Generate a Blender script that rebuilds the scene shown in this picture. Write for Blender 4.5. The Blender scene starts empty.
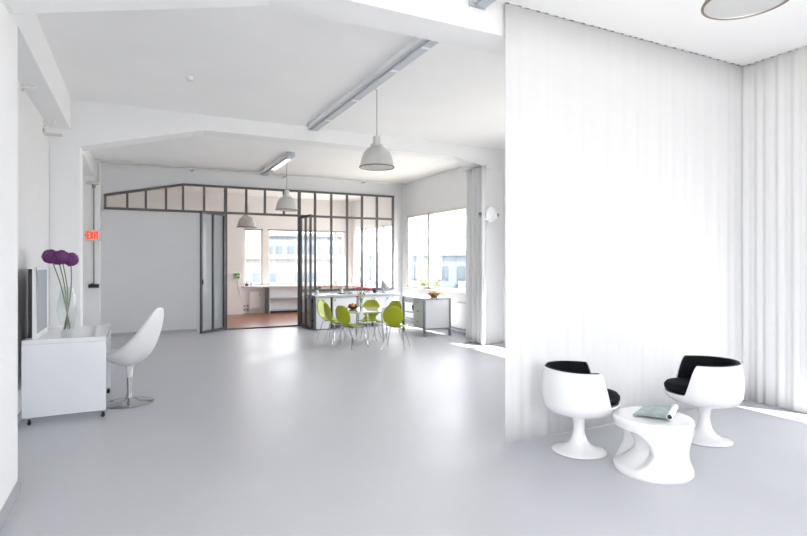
import bpy, bmesh, math, random
from mathutils import Vector, Matrix
PI = math.pi
random.seed(7)
sc = bpy.context.scene
COL = sc.collection
R = math.radians

# ------------------------------------------------------------------ materials
def newmat(name):
    m = bpy.data.materials.new(name); m.use_nodes = True
    nt = m.node_tree; nt.nodes.clear()
    out = nt.nodes.new('ShaderNodeOutputMaterial')
    return m, nt, out

def pbr(name, col, rough=0.5, metal=0.0, spec=0.5, noise=0.0, nscale=8.0, bump=0.0, bscale=60.0, coat=0.0, emit=None, estr=0.0, rnoise=0.0, stretch=None):
    m, nt, out = newmat(name)
    b = nt.nodes.new('ShaderNodeBsdfPrincipled')
    nt.links.new(b.outputs[0], out.inputs[0])
    c4 = (*col, 1)
    b.inputs['Base Color'].default_value = c4
    b.inputs['Roughness'].default_value = rough
    b.inputs['Metallic'].default_value = metal
    b.inputs['Specular IOR Level'].default_value = spec
    b.inputs['Coat Weight'].default_value = coat
    if emit:
        b.inputs['Emission Color'].default_value = (*emit, 1)
        b.inputs['Emission Strength'].default_value = estr
    if noise or bump or rnoise:
        tc = nt.nodes.new('ShaderNodeTexCoord')
        mp = nt.nodes.new('ShaderNodeMapping')
        nt.links.new(tc.outputs['Object'], mp.inputs[0])
        if stretch: mp.inputs['Scale'].default_value = stretch
    if noise or rnoise:
        n = nt.nodes.new('ShaderNodeTexNoise'); n.inputs['Scale'].default_value = nscale
        n.inputs['Detail'].default_value = 5
        nt.links.new(mp.outputs[0], n.inputs['Vector'])
    if noise:
        r = nt.nodes.new('ShaderNodeValToRGB')
        r.color_ramp.elements[0].position = 0.2; r.color_ramp.elements[1].position = 0.8
        r.color_ramp.elements[0].color = (*[max(0, c*(1-noise)) for c in col], 1)
        r.color_ramp.elements[1].color = (*[min(1, c*(1+noise)) for c in col], 1)
        nt.links.new(n.outputs['Fac'], r.inputs[0]); nt.links.new(r.outputs[0], b.inputs['Base Color'])
    if rnoise:
        mr = nt.nodes.new('ShaderNodeMapRange')
        mr.inputs['From Min'].default_value = 0.0; mr.inputs['From Max'].default_value = 1.0
        mr.inputs['To Min'].default_value = rough-rnoise; mr.inputs['To Max'].default_value = rough+rnoise
        nt.links.new(n.outputs['Fac'], mr.inputs['Value']); nt.links.new(mr.outputs[0], b.inputs['Roughness'])
    if bump:
        n2 = nt.nodes.new('ShaderNodeTexNoise'); n2.inputs['Scale'].default_value = bscale
        nt.links.new(mp.outputs[0], n2.inputs['Vector'])
        bp = nt.nodes.new('ShaderNodeBump'); bp.inputs['Strength'].default_value = bump; bp.inputs['Distance'].default_value = 0.01
        nt.links.new(n2.outputs['Fac'], bp.inputs['Height']); nt.links.new(bp.outputs[0], b.inputs['Normal'])
    return m

def glassmat(name, tint=(0.98, 0.99, 0.99), ior=1.45, maxr=1.0):
    m, nt, out = newmat(name)
    t = nt.nodes.new('ShaderNodeBsdfTransparent'); t.inputs[0].default_value = (*tint, 1)
    g = nt.nodes.new('ShaderNodeBsdfGlossy'); g.inputs['Roughness'].default_value = 0.02
    f = nt.nodes.new('ShaderNodeLayerWeight'); f.inputs['Blend'].default_value = 0.5
    pw = nt.nodes.new('ShaderNodeMath'); pw.operation = 'POWER'; pw.inputs[1].default_value = 4.0
    nt.links.new(f.outputs['Facing'], pw.inputs[0])
    mul = nt.nodes.new('ShaderNodeMath'); mul.operation = 'MULTIPLY_ADD'; mul.inputs[1].default_value = 0.6*maxr; mul.inputs[2].default_value = 0.03*maxr
    mx = nt.nodes.new('ShaderNodeMixShader')
    nt.links.new(pw.outputs[0], mul.inputs[0]); nt.links.new(mul.outputs[0], mx.inputs[0])
    nt.links.new(t.outputs[0], mx.inputs[1]); nt.links.new(g.outputs[0], mx.inputs[2])
    nt.links.new(mx.outputs[0], out.inputs[0])
    return m

def clothmat(name, col, trans, tcol=None, noise=0.03):
    m, nt, out = newmat(name)
    d = nt.nodes.new('ShaderNodeBsdfDiffuse'); d.inputs[0].default_value = (*col, 1)
    t = nt.nodes.new('ShaderNodeBsdfTranslucent'); t.inputs[0].default_value = (*(tcol or col), 1)
    mx = nt.nodes.new('ShaderNodeMixShader'); mx.inputs[0].default_value = trans
    tc = nt.nodes.new('ShaderNodeTexCoord'); mp = nt.nodes.new('ShaderNodeMapping')
    mp.inputs['Scale'].default_value = (22, 22, 0.6)
    n = nt.nodes.new('ShaderNodeTexNoise'); n.inputs['Scale'].default_value = 1.0; n.inputs['Detail'].default_value = 3
    r = nt.nodes.new('ShaderNodeValToRGB')
    r.color_ramp.elements[0].color = (*[c*(1-noise) for c in col], 1); r.color_ramp.elements[1].color = (*[min(1, c*(1+noise)) for c in col], 1)
    nt.links.new(tc.outputs['Object'], mp.inputs[0]); nt.links.new(mp.outputs[0], n.inputs['Vector'])
    nt.links.new(n.outputs['Fac'], r.inputs[0]); nt.links.new(r.outputs[0], d.inputs[0])
    nt.links.new(d.outputs[0], mx.inputs[1]); nt.links.new(t.outputs[0], mx.inputs[2]); nt.links.new(mx.outputs[0], out.inputs[0])
    return m

def plankmat(name, c1, c2):
    m, nt, out = newmat(name)
    b = nt.nodes.new('ShaderNodeBsdfPrincipled'); nt.links.new(b.outputs[0], out.inputs[0])
    tc = nt.nodes.new('ShaderNodeTexCoord')
    br = nt.nodes.new('ShaderNodeTexBrick'); br.inputs['Scale'].default_value = 1.0
    br.inputs['Color1'].default_value = (*c1, 1); br.inputs['Color2'].default_value = (*c2, 1)
    br.inputs['Mortar'].default_value = (c1[0]*.4, c1[1]*.4, c1[2]*.4, 1)
    br.inputs['Mortar Size'].default_value = 0.004; br.inputs['Brick Width'].default_value = 1.1; br.inputs['Row Height'].default_value = 0.11
    nt.links.new(tc.outputs['Object'], br.inputs['Vector'])
    nt.links.new(br.outputs['Color'], b.inputs['Base Color']); b.inputs['Roughness'].default_value = 0.28
    return m

M = {}
M['wall'] = pbr('white_wall_paint', (0.84, 0.845, 0.85), 0.75, noise=0.015, nscale=3, bump=0.06, bscale=90)
M['ceil'] = pbr('white_ceiling_paint', (0.88, 0.88, 0.878), 0.8, noise=0.02, nscale=1.5, bump=0.1, bscale=40)
M['floor'] = pbr('grey_floor_coating', (0.49, 0.495, 0.53), 0.38, spec=0.42, noise=0.05, nscale=1.6, rnoise=0.12)
M['base'] = pbr('grey_skirting', (0.40, 0.41, 0.43), 0.5, noise=0.03)
M['steel'] = pbr('dark_steel_profile', (0.10, 0.098, 0.10), 0.45, metal=0.3, noise=0.15, nscale=20)
M['glass'] = glassmat('clear_glass')
M['winframe'] = pbr('cream_window_paint', (0.78, 0.75, 0.70), 0.45, noise=0.02)
M['gloss'] = pbr('gloss_white', (0.735, 0.74, 0.745), 0.10, spec=0.5, coat=0.6, noise=0.004)
M['deskwhite'] = pbr('desk_gloss_white', (0.80, 0.82, 0.85), 0.12, coat=0.5, noise=0.004)
M['satinwhite'] = pbr('satin_white', (0.82, 0.825, 0.83), 0.35, noise=0.01)
M['frontwhite'] = pbr('white_cabinet_front', (0.80, 0.81, 0.83), 0.35, noise=0.01)
M['palegreen'] = pbr('pale_grey_drawer_front', (0.56, 0.59, 0.58), 0.45, noise=0.02)
M['chrome'] = pbr('chrome', (0.58, 0.59, 0.60), 0.12, metal=1.0, noise=0.02)
M['brushed'] = pbr('brushed_steel', (0.50, 0.52, 0.55), 0.35, metal=0.85, noise=0.06, nscale=30)
M['greysteel'] = pbr('blue_grey_steel', (0.30, 0.32, 0.36), 0.4, metal=0.4, noise=0.06)
M['alu'] = pbr('spun_aluminium', (0.60, 0.60, 0.585), 0.38, metal=0.55, noise=0.05, nscale=10)
M['aluin'] = pbr('pale_reflector', (0.68, 0.68, 0.66), 0.4, metal=0.2, noise=0.03)
M['rim'] = pbr('brown_rim', (0.22, 0.17, 0.13), 0.5, noise=0.1)
M['black'] = pbr('black_plastic', (0.012, 0.012, 0.014), 0.5, noise=0.2, nscale=30)
M['blackfab'] = pbr('black_upholstery', (0.004, 0.0045, 0.007), 0.7, spec=0.12, noise=0.25, nscale=60, bump=0.25, bscale=300)
M['lime'] = pbr('lime_lacquer', (0.36, 0.415, 0.005), 0.35, noise=0.03, nscale=5)
M['curtain'] = clothmat('white_sheer_cloth', (0.775, 0.775, 0.78), 0.13, (0.92, 0.92, 0.92), noise=0.01)
M['greycloth'] = clothmat('grey_curtain_cloth', (0.86, 0.865, 0.87), 0.18, (.9,.9,.9), noise=0.03)
M['tube'] = pbr('white_conduit', (0.62, 0.62, 0.60), 0.5, noise=0.04)
M['dconduit'] = pbr('grey_conduit', (0.28, 0.28, 0.27), 0.5, metal=0.3, noise=0.08)
M['signcase'] = pbr('sign_case', (0.68, 0.68, 0.64), 0.5, noise=0.03)
M['signface'] = pbr('sign_face', (0.66, 0.50, 0.45), 0.5, noise=0.03, emit=(1.0, 0.45, 0.32), estr=0.02)
M['signred'] = pbr('sign_red', (0.75, 0.03, 0.015), 0.5, noise=0.05, emit=(1, 0.05, 0.012), estr=0.16)
M['green'] = pbr('sign_green', (0.01, 0.20, 0.035), 0.45, noise=0.08, emit=(0.01, 0.5, 0.06), estr=0.02)
M['yellowish'] = pbr('sign_pale_symbol', (0.75, 0.80, 0.35), 0.5, noise=0.05)
M['wood'] = plankmat('orange_wood_planks', (0.32, 0.11, 0.042), (0.27, 0.09, 0.034))
M['mirrorrefl'] = pbr('painted_mirror_reflection', (0.36, 0.40, 0.44), 0.10, spec=0.6, noise=0.01)  # grey of the reflected wall is put into the base colour
M['stem'] = pbr('flower_stem', (0.16, 0.20, 0.05), 0.5, noise=0.15, nscale=30)
M['purple'] = pbr('allium_purple', (0.19, 0.055, 0.20), 0.8, noise=0.5, nscale=70)
M['pink'] = pbr('pink_petals', (0.80, 0.13, 0.20), 0.6, noise=0.25, nscale=40)
M['leaf'] = pbr('leaf_green', (0.10, 0.22, 0.03), 0.5, noise=0.25, nscale=30)
M['magcover'] = pbr('grey_green_cover', (0.25, 0.33, 0.34), 0.35, noise=0.45, nscale=14)
M['paper'] = pbr('white_paper', (0.82, 0.83, 0.84), 0.5, noise=0.02)
M['bowlwood'] = pbr('honey_wood_bowl', (0.55, 0.27, 0.05), 0.35, noise=0.2, nscale=14, stretch=(1, 1, 5))
M['darkbowl'] = pbr('dark_bowl', (0.05, 0.045, 0.03), 0.4, noise=0.2)
M['red'] = pbr('red_fruit', (0.55, 0.05, 0.03), 0.35, noise=0.2, nscale=12)
M['orange'] = pbr('orange_fruit', (0.75, 0.28, 0.03), 0.4, noise=0.15, nscale=20)
M['yellow'] = pbr('yellow_fruit', (0.75, 0.55, 0.05), 0.4, noise=0.12, nscale=20)
M['gfruit'] = pbr('green_fruit', (0.20, 0.34, 0.03), 0.35, noise=0.2, nscale=15)
M['white'] = pbr('white_ceramic', (0.82, 0.82, 0.82), 0.25, noise=0.01)
M['lampglow'] = pbr('lit_tube', (0.9, 0.9, 0.85), 0.4, noise=0.01, emit=(1, 0.97, 0.90), estr=0.35)
M['diffuser'] = pbr('frosted_diffuser', (0.62, 0.62, 0.61), 0.55, noise=0.02)
M['louvre'] = pbr('blue_grey_louvre', (0.46, 0.49, 0.54), 0.35, metal=0.3, noise=0.05)
M['facet'] = pbr('white_faceted_glass', (0.85, 0.86, 0.88), 0.15, spec=0.7, noise=0.03, nscale=40)
M['bldblue'] = pbr('pale_blue_facade', (0.11, 0.135, 0.16), 0.8, noise=0.08, nscale=0.5)
M['bldwhite'] = pbr('white_facade', (0.16, 0.16, 0.157), 0.8, noise=0.06, nscale=0.5)
M['bldpink'] = pbr('pinkish_facade', (0.19, 0.17, 0.155), 0.8, noise=0.06, nscale=0.5)
M['bldwin'] = pbr('facade_window_glass', (0.06, 0.08, 0.10), 0.2, noise=0.2, nscale=0.4)
M['tree'] = pbr('tree_foliage', (0.08, 0.105, 0.035), 0.7, noise=0.45, nscale=3)
M['bark'] = pbr('bark', (0.07, 0.05, 0.035), 0.9, noise=0.3)
M['ground'] = pbr('street_ground', (0.42, 0.405, 0.38), 0.9, noise=0.15, nscale=0.3)
M['roomwall'] = pbr('warm_white_wall_paint', (0.85, 0.845, 0.835), 0.75, noise=0.015, nscale=3)

# ------------------------------------------------------------------ mesh helpers
class MB:
    def __init__(s): s.bm = bmesh.new()
    def box(s, x0, x1, y0, y1, z0, z1, rz=0, mat=None):
        vs = [s.bm.verts.new((x, y, z)) for x in (x0, x1) for y in (y0, y1) for z in (z0, z1)]
        for f in ((0,1,3,2),(4,6,7,5),(0,4,5,1),(2,3,7,6),(0,2,6,4),(1,5,7,3)): s.bm.faces.new([vs[i] for i in f])
        if mat is not None:
            for v in vs: v.co = mat @ v.co
        return s
    def tube(s, pts, r, seg=10, close=False):
        pts = [Vector(p) for p in pts]; n = len(pts); rings = []
        rr = r if isinstance(r, (list, tuple)) else [r]*n
        up = None
        for i, p in enumerate(pts):
            a = pts[max(i-1, 0)]; b = pts[min(i+1, n-1)]
            if close: a = pts[(i-1) % n]; b = pts[(i+1) % n]
            t = (b-a).normalized()
            if up is None:
                up = Vector((0, 0, 1)) if abs(t.z) < 0.9 else Vector((1, 0, 0))
            u = (up - t*up.dot(t)).normalized(); up = u; w = t.cross(u)
            rings.append([s.bm.verts.new(p + (u*math.cos(2*PI*k/seg) + w*math.sin(2*PI*k/seg))*rr[i]) for k in range(seg)])
        m = n if close else n-1
        for i in range(m):
            A, B = rings[i], rings[(i+1) % n]
            for k in range(seg): s.bm.faces.new((A[k], A[(k+1) % seg], B[(k+1) % seg], B[k]))
        if not close:
            s.bm.faces.new(rings[0][::-1]); s.bm.faces.new(rings[-1])
        return s
    def lathe(s, prof, seg=40, c=(0, 0, 0), capb=True, capt=True, mat=None, closed=False):
        rings = []; allv = []
        for r, z in prof:
            if r < 1e-5:
                v = s.bm.verts.new((c[0], c[1], c[2]+z)); rings.append([v]); allv.append(v)
            else:
                ring = [s.bm.verts.new((c[0]+r*math.cos(2*PI*k/seg), c[1]+r*math.sin(2*PI*k/seg), c[2]+z)) for k in range(seg)]
                rings.append(ring); allv += ring
        pairs = list(zip(rings[:-1], rings[1:]))
        if closed: pairs.append((rings[-1], rings[0]))
        for A, B in pairs:
            for k in range(seg):
                k2 = (k+1) % seg
                if len(A) == 1 and len(B) == 1: continue
                if len(A) == 1: s.bm.faces.new((A[0], B[k2], B[k]))
                elif len(B) == 1: s.bm.faces.new((A[k], A[k2], B[0]))
                else: s.bm.faces.new((A[k], A[k2], B[k2], B[k]))
        if not closed:
            if capb and len(rings[0]) > 1: s.bm.faces.new(rings[0][::-1])
            if capt and len(rings[-1]) > 1: s.bm.faces.new(rings[-1])
        if mat is not None:
            for v in allv: v.co = mat @ v.co
        return s
    def prism(s, poly, axis, a0, a1):
        def P(p, a):
            return {'x': (a, p[0], p[1]), 'y': (p[0], a, p[1]), 'z': (p[0], p[1], a)}[axis]
        A = [s.bm.verts.new(P(p, a0)) for p in poly]; B = [s.bm.verts.new(P(p, a1)) for p in poly]
        n = len(poly)
        s.bm.faces.new(A[::-1]); s.bm.faces.new(B)
        for i in range(n): s.bm.faces.new((A[i], A[(i+1) % n], B[(i+1) % n], B[i]))
        return s
    def grid(s, fn, nu, nv, closeu=False):
        V = [[s.bm.verts.new(fn(i/(nu if closeu else nu-1), j/(nv-1))) for j in range(nv)] for i in range(nu)]
        for i in range(nu if closeu else nu-1):
            i2 = (i+1) % nu
            for j in range(nv-1): s.bm.faces.new((V[i][j], V[i2][j], V[i2][j+1], V[i][j+1]))
        return s
    def ball(s, c, r, sub=2, sc=(1, 1, 1)):
        m = Matrix.Translation(c) @ Matrix.Diagonal((r*sc[0], r*sc[1], r*sc[2], 1))
        bmesh.ops.create_icosphere(s.bm, subdivisions=sub, radius=1, matrix=m); return s
    def build(s, name, mat, parent=None, smooth=False, bevel=0.0, solid=0.0, soff=-1, ang=35, subd=0, bseg=2, loc=None):
        bmesh.ops.remove_doubles(s.bm, verts=s.bm.verts, dist=1e-6)
        bmesh.ops.recalc_face_normals(s.bm, faces=s.bm.faces)
        me = bpy.data.meshes.new(name); s.bm.to_mesh(me); s.bm.free()
        me.materials.append(mat)
        if smooth:
            for p in me.polygons: p.use_smooth = True
            me.set_sharp_from_angle(angle=R(ang))
        o = bpy.data.objects.new(name, me); COL.objects.link(o)
        if loc: o.location = loc
        if parent: o.parent = parent
        if solid:
            md = o.modifiers.new('thick', 'SOLIDIFY'); md.thickness = solid; md.offset = soff
        if bevel:
            md = o.modifiers.new('edge', 'BEVEL'); md.width = bevel; md.segments = bseg; md.limit_method = 'ANGLE'; md.angle_limit = R(40)
        if subd:
            md = o.modifiers.new('sub', 'SUBSURF'); md.levels = subd; md.render_levels = subd
        return o

def tag(o, label, cat, group=None, kind=None):
    o['label'] = label; o['category'] = cat
    if group: o['group'] = group
    if kind: o['kind'] = kind
    return o
def thing(name, label, cat, loc=(0, 0, 0), rz=0.0, group=None, kind=None):
    o = bpy.data.objects.new(name, None); COL.objects.link(o); o.empty_display_size = 0.1
    o.location = loc; o.rotation_euler = (0, 0, rz)
    return tag(o, label, cat, group, kind)
def dup(root, loc, rz, label, group=None):
    r = root.copy(); COL.objects.link(r); r.location = loc; r.rotation_euler = (0, 0, rz)
    r['label'] = label
    if group: r['group'] = group
    for ch in list(root.children):
        c = ch.copy(); COL.objects.link(c); c.parent = r
        for g in list(ch.children):
            d = g.copy(); COL.objects.link(d); d.parent = c
    return r
def struct(name, mb, mat, label, cat, **k):
    return tag(mb.build(name, mat, **k), label, cat, kind='structure')
def smooth(a, b, x):
    t = min(1, max(0, (x-a)/(b-a))); return t*t*(3-2*t)
def lerp(tab, t):
    n = len(tab)-1; x = t*n; i = min(int(x), n-1); f = x-i
    return tuple(a+(b-a)*f for a, b in zip(tab[i], tab[i+1]))
def catmull(tab, t):
    n = len(tab)-1; x = min(max(t, 0), 1)*n; i = min(int(x), n-1); f = x-i
    p0 = tab[max(i-1, 0)]; p1 = tab[i]; p2 = tab[i+1]; p3 = tab[min(i+2, n)]
    return tuple(0.5*((2*b)+(-a+c)*f+(2*a-5*b+4*c-d)*f*f+(-a+3*b-3*c+d)*f**3) for a, b, c, d in zip(p0, p1, p2, p3))

# ------------------------------------------------------------------ room dimensions
XL, XR = -0.97, 5.88          # recessed left wall, window wall
YF = 11.85                    # glazed partition
YB = 15.30                    # back wall of the room behind it
YN = -3.6                     # wall behind the viewpoint
PIL = -0.645                  # face of the left pillars
BA0, BA1 = 3.47, 3.80         # first ceiling beam
BB0, BB1 = 7.76, 8.10         # second ceiling beam

struct('floor', MB().box(XL-.3, XR+.3, YN-.3, YF+0.02, -.2, 0), M['floor'], 'smooth glossy light grey floor of the big white room', 'floor')
struct('floor_back_room', MB().box(XL-.3, XR+.3, YF+0.02, YB+.3, -.2, 0.012), M['wood'], 'orange brown wooden plank floor beyond the glass partition', 'floor')
mb = MB()
mb.box(XL-.3, XR+.3, YN-.3, BA0+.05, 3.52, 3.75); mb.box(XL-.3, XR+.3, BA0+.05, BB0+.05, 3.47, 3.75)
mb.box(XL-.3, XR+.3, BB0+.05, YF+.1, 3.385, 3.75); mb.box(XL-.3, XR+.3, YF+.1, YB+.3, 3.30, 3.75)
struct('ceiling', mb, M['ceil'], 'flat white plaster ceiling between the beams', 'ceiling')

def haunch(y0, y1, zt, name, label):
    poly = [(XL, zt), (XL, 2.90), (PIL, 2.90), (0.82, 3.265), (4.85, 3.265), (5.55, 3.11), (XR, 3.105), (XR, zt)]
    struct(name, MB().prism(poly, 'y', y0, y1), M['wall'], label, 'ceiling beam')
haunch(BA0, BA1, 3.6, 'ceiling_beam', 'white ceiling beam nearest the white curtain, its left end tapering down')
haunch(BB0, BB1, 3.6, 'ceiling_beam', 'white ceiling beam in mid room between the two rows of tube lights')

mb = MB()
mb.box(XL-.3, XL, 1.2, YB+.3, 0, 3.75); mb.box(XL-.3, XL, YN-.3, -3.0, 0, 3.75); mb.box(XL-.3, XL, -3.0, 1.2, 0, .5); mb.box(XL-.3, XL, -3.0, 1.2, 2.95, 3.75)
struct('wall_left', mb, pbr('left_wall_shaded_white', (0.755, 0.755, 0.755), .75, noise=.015, nscale=3, bump=.06, bscale=90), 'plain white left wall behind the desk', 'wall')  # the left wall's shade is put into this greyer white
mb = MB(); mb.box(XL, PIL-.03, 3.2, 4.07, 0, 3.6)
struct('pillar', mb, M['wall'], 'white wall pillar at the left edge, nearest the viewer', 'pillar', bevel=0.006)
mb = MB(); mb.box(XL, PIL, BB0, BB1, 0, 2.899)
struct('pillar', mb, M['wall'], 'white wall pillar behind the desk carrying the mid room beam', 'pillar', bevel=0.006)
mb = MB(); mb.box(XL, PIL, YF-.25, YF, 0, 3.6)
struct('pillar', mb, M['wall'], 'white wall pillar in the far left corner behind the exit sign', 'pillar', bevel=0.006)
mb = MB(); mb.box(5.50, XR, BB0, BB1, 0, 3.104)
struct('pillar', mb, M['wall'], 'white wall pillar beside the grey curtain on the window wall', 'pillar', bevel=0.006)
mb = MB(); mb.box(5.56, XR, BA0+.03, BA1, 0, 3.104)
struct('pillar', mb, M['wall'], 'white wall pillar behind the corner of the white curtains', 'pillar', bevel=0.006)
for i, (a, b, zt) in enumerate(((4.0, BB0, 3.5), (BB1, YF-.2, 3.45), (1.6, 3.25, 3.6))):
    struct('ceiling_beam', MB().box(XL, -0.745, a, b, 3.09, zt), M['wall'],
           ('white beam running along the top of the left wall above the desk', 'white beam along the top of the left wall in the far bay', 'white beam along the top of the left wall in the near bay')[i], 'ceiling beam')

# skirting
struct('baseboard_left', MB().box(PIL-.03, PIL-.018, 3.2, 4.082, 0, 0.085).box(XL, PIL-.018, 4.07, 4.082, 0, 0.085).box(XL, XL+.012, 4.082, BB0, 0, .07).box(XL, PIL+.012, BB0-.012, BB0, 0, .07).box(PIL, PIL+.012, BB0, BB1, 0, .07), M['base'], 'low grey skirting along the left wall and its pillars', 'baseboard')
struct('baseboard_back', MB().box(PIL, 1.10, YF-.012, YF, 0, .06), M['base'], 'low grey skirting along the far white wall', 'baseboard')

# ---- right wall with window openings
XW = XR+0.10
openR = [(0.9, 2.48, .40, 1.55), (4.25, 6.9, .83, 2.56), (8.30, 11.62, .83, 2.58), (12.25, 14.95, .74, 2.44)]
mb = MB(); y = YN-.3
for (a, b, z0, z1) in openR:
    mb.box(XR, XW, y, a, 0, 3.75); mb.box(XR, XW, a, b, 0, z0); mb.box(XR, XW, a, b, z1, 3.75); y = b
mb.box(XR, XW, y, YB+.3, 0, 3.75)
struct('wall_right', mb, M['wall'], 'white window wall on the right side', 'wall')

def window_x(n, a, b, z0, z1, mull, label, w=.055, d=.07, x=XR+.02):
    mb = MB()
    mb.box(x, x+d, a, b, z0, z0+w); mb.box(x, x+d, a, b, z1-w, z1)
    mb.box(x, x+d, a, a+w, z0, z1); mb.box(x, x+d, b-w, b, z0, z1)
    for m in mull: mb.box(x, x+d, m-.05, m+.05, z0, z1)
    fr = struct('window_%d' % n, mb, M['winframe'], label, 'window', bevel=.004)
    MB().box(x+.03, x+.036, a+w, b-w, z0+w, z1-w).build('glass_pane', M['glass'], fr)
    MB().box(XR-.04, x+.005, a-.03, b+.03, z0-.035, z0).build('window_sill', M['winframe'], fr, bevel=.004)
    ml = mull[0] if mull else a
    MB().box(x-.018, x, ml-.012, ml+.012, z0+.62, z0+.66).tube([(x-.02, ml, z0+.64), (x-.035, ml, z0+.64), (x-.035, ml, z0+.53)], .008, 6).build('handle', M['brushed'], fr)
    return fr
window_x(1, 8.30, 11.62, .83, 2.58, [10.55], 'wide cream framed window beside the grey curtain')
window_x(2, 4.25, 6.9, .83, 2.56, [5.9], 'cream framed window hidden behind the white curtain')
window_x(3, 0.9, 2.48, .40, 1.55, [], 'cream framed window in the near bay')
window_x(5, 12.25, 14.95, .74, 2.44, [13.05, 14.3], 'cream framed side window of the room behind the partition')

# ---- back wall of the far room
openB = [(2.66, 3.17, .80, 2.39), (3.31, 5.66, .80, 2.39)]
mb = MB(); x = XL-.3
for (a, b, z0, z1) in openB:
    mb.box(x, a, YB, YB+.3, 0, 3.75); mb.box(a, b, YB, YB+.3, 0, z0); mb.box(a, b, YB, YB+.3, z1, 3.75); x = b
mb.box(x, XW, YB, YB+.3, 0, 3.75)
mb.box(XL, 2.60, YB-.22, YB, 0, 3.75)
struct('wall_back', mb, M['roomwall'], 'white back wall of the room behind the glass partition', 'wall')
def window_y(n, a, b, z0, z1, mull, label, w=.05, d=.07, yy=YB+.03):
    mb = MB()
    mb.box(a, b, yy, yy+d, z0, z0+w); mb.box(a, b, yy, yy+d, z1-w, z1)
    mb.box(a, a+w, yy, yy+d, z0, z1); mb.box(b-w, b, yy, yy+d, z0, z1)
    for m in mull: mb.box(m-.04, m+.04, yy, yy+d, z0, z1)
    fr = struct('window_%d' % n, mb, M['winframe'], label, 'window', bevel=.004)
    MB().box(a+w, b-w, yy+.03, yy+.036, z0+w, z1-w).build('glass_pane', M['glass'], fr)
    MB().box(a+.01, b-.01, yy-.035, yy-.005, z1-.045, z1-.01).build('blind_roll', M['greysteel'], fr)
    return fr
window_y(6, 2.66, 3.17, .80, 2.39, [], 'narrow cream framed window at the back, seen through the open doorway')
window_y(7, 3.31, 5.66, .80, 2.39, [5.36], 'wide cream framed window at the back, seen through the glass doors and partition')

# ---- near wall, behind the viewpoint, with an unseen window added for fill light
mb = MB(); mb.box(XL-.3, XW, YN-.3, YN, 0, .5); mb.box(XL-.3, XW, YN-.3, YN, 3.3, 3.75)
mb.box(XL-.3, -.5, YN-.3, YN, .5, 3.3); mb.box(2.56, XW, YN-.3, YN, .5, 3.3)
struct('wall_near', mb, M['wall'], 'white wall with an added wide window behind the viewer', 'wall')
mb = MB(); yy = YN-.1
for (a, b, c, d) in ((-.5, 2.56, .5, .56), (-.5, 2.56, 3.24, 3.3)): mb.box(a, b, yy, yy+.07, c, d)
for xx in (-.5, .98, 2.5): mb.box(xx, xx+.06, yy, yy+.07, .5, 3.3)
wn = struct('window_8', mb, M['winframe'], 'added unseen window band in the near wall giving fill light', 'window')
MB().box(-.44, 2.5, yy+.03, yy+.036, .56, 3.24).build('glass_pane', M['glass'], wn)

mb = MB(); xx = XL-.12  # unseen left wall window, added to brighten the curtain and tub chairs
for (a, b, c, d) in ((-3.0, 1.2, .5, .56), (-3.0, 1.2, 2.89, 2.95)): mb.box(xx, xx+.07, a, b, c, d)
for y_ in (-3.0, -1.62, -.23, 1.14): mb.box(xx, xx+.07, y_, y_+.06, .5, 2.95)
wn = struct('window_10', mb, M['winframe'], 'added unseen tall window in the left wall behind the viewer giving fill light', 'window')
MB().box(xx+.03, xx+.036, -2.94, 1.14, .56, 2.89).build('glass_pane', M['glass'], wn)

# ---- far wall (below and above the glazing)
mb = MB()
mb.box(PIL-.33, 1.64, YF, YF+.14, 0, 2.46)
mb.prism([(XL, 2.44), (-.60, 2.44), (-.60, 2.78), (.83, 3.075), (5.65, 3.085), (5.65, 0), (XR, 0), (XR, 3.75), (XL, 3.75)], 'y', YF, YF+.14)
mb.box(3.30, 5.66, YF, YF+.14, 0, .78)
struct('wall_far', mb, pbr('far_wall_shaded_white', (0.66, 0.665, 0.685), .75, noise=.015, nscale=3, bump=.06, bscale=90), 'white far wall carrying the dark framed glass partition', 'wall')  # base colour greyed to stand for the shade on the far wall

# ---- steel glazed partition (fixed part)
xs = [-.57, -.19, .14, .51, .83, 1.24, 1.67, 2.10, 2.50, 2.92, 3.27, 3.64, 4.03, 4.42, 4.80, 5.19, 5.62]
def ztop(x): return 2.775+(x+.57)*(3.07-2.775)/(.83+.57) if x < .83 else 3.07+(x-.83)*.002
mb = MB(); y0, y1 = YF-.035, YF+.03
b = .021
TR = 2.50
mb.prism([(-.595, ztop(-.6)), (.83, ztop(.83)), (5.645, 3.08), (5.645, 3.035), (.83, 3.025), (-.595, ztop(-.6)-.047)], 'y', y0, y1)
mb.box(-.595, 5.645, y0, y1, TR-.025, TR+.022)
for i, x in enumerate(xs):
    t = 0.032 if x in (1.67, 3.27) else b
    mb.box(x-t, x+t, y0+.003, y1-.003, TR if x < 1.6 or 1.7 < x < 3.2 else (0 if x in (1.67, 3.27) else .78), ztop(x)-.01)
mb.box(3.24, 5.645, y0, y1, .77, .825)
mb.box(1.64, 3.30, y0, y1, 0.001, .03)
part = struct('window_9', mb, M['steel'], 'dark steel framed glass partition with a sloping upper left edge', 'window')
mb = MB()
mb.prism([(-.57, TR), (3.27, TR), (3.27, .80), (5.62, .80), (5.62, 3.05), (.83, 3.04), (-.57, 2.75)], 'y', YF-.006, YF)
mb.build('glass_pane', M['glass'], part)

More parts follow.
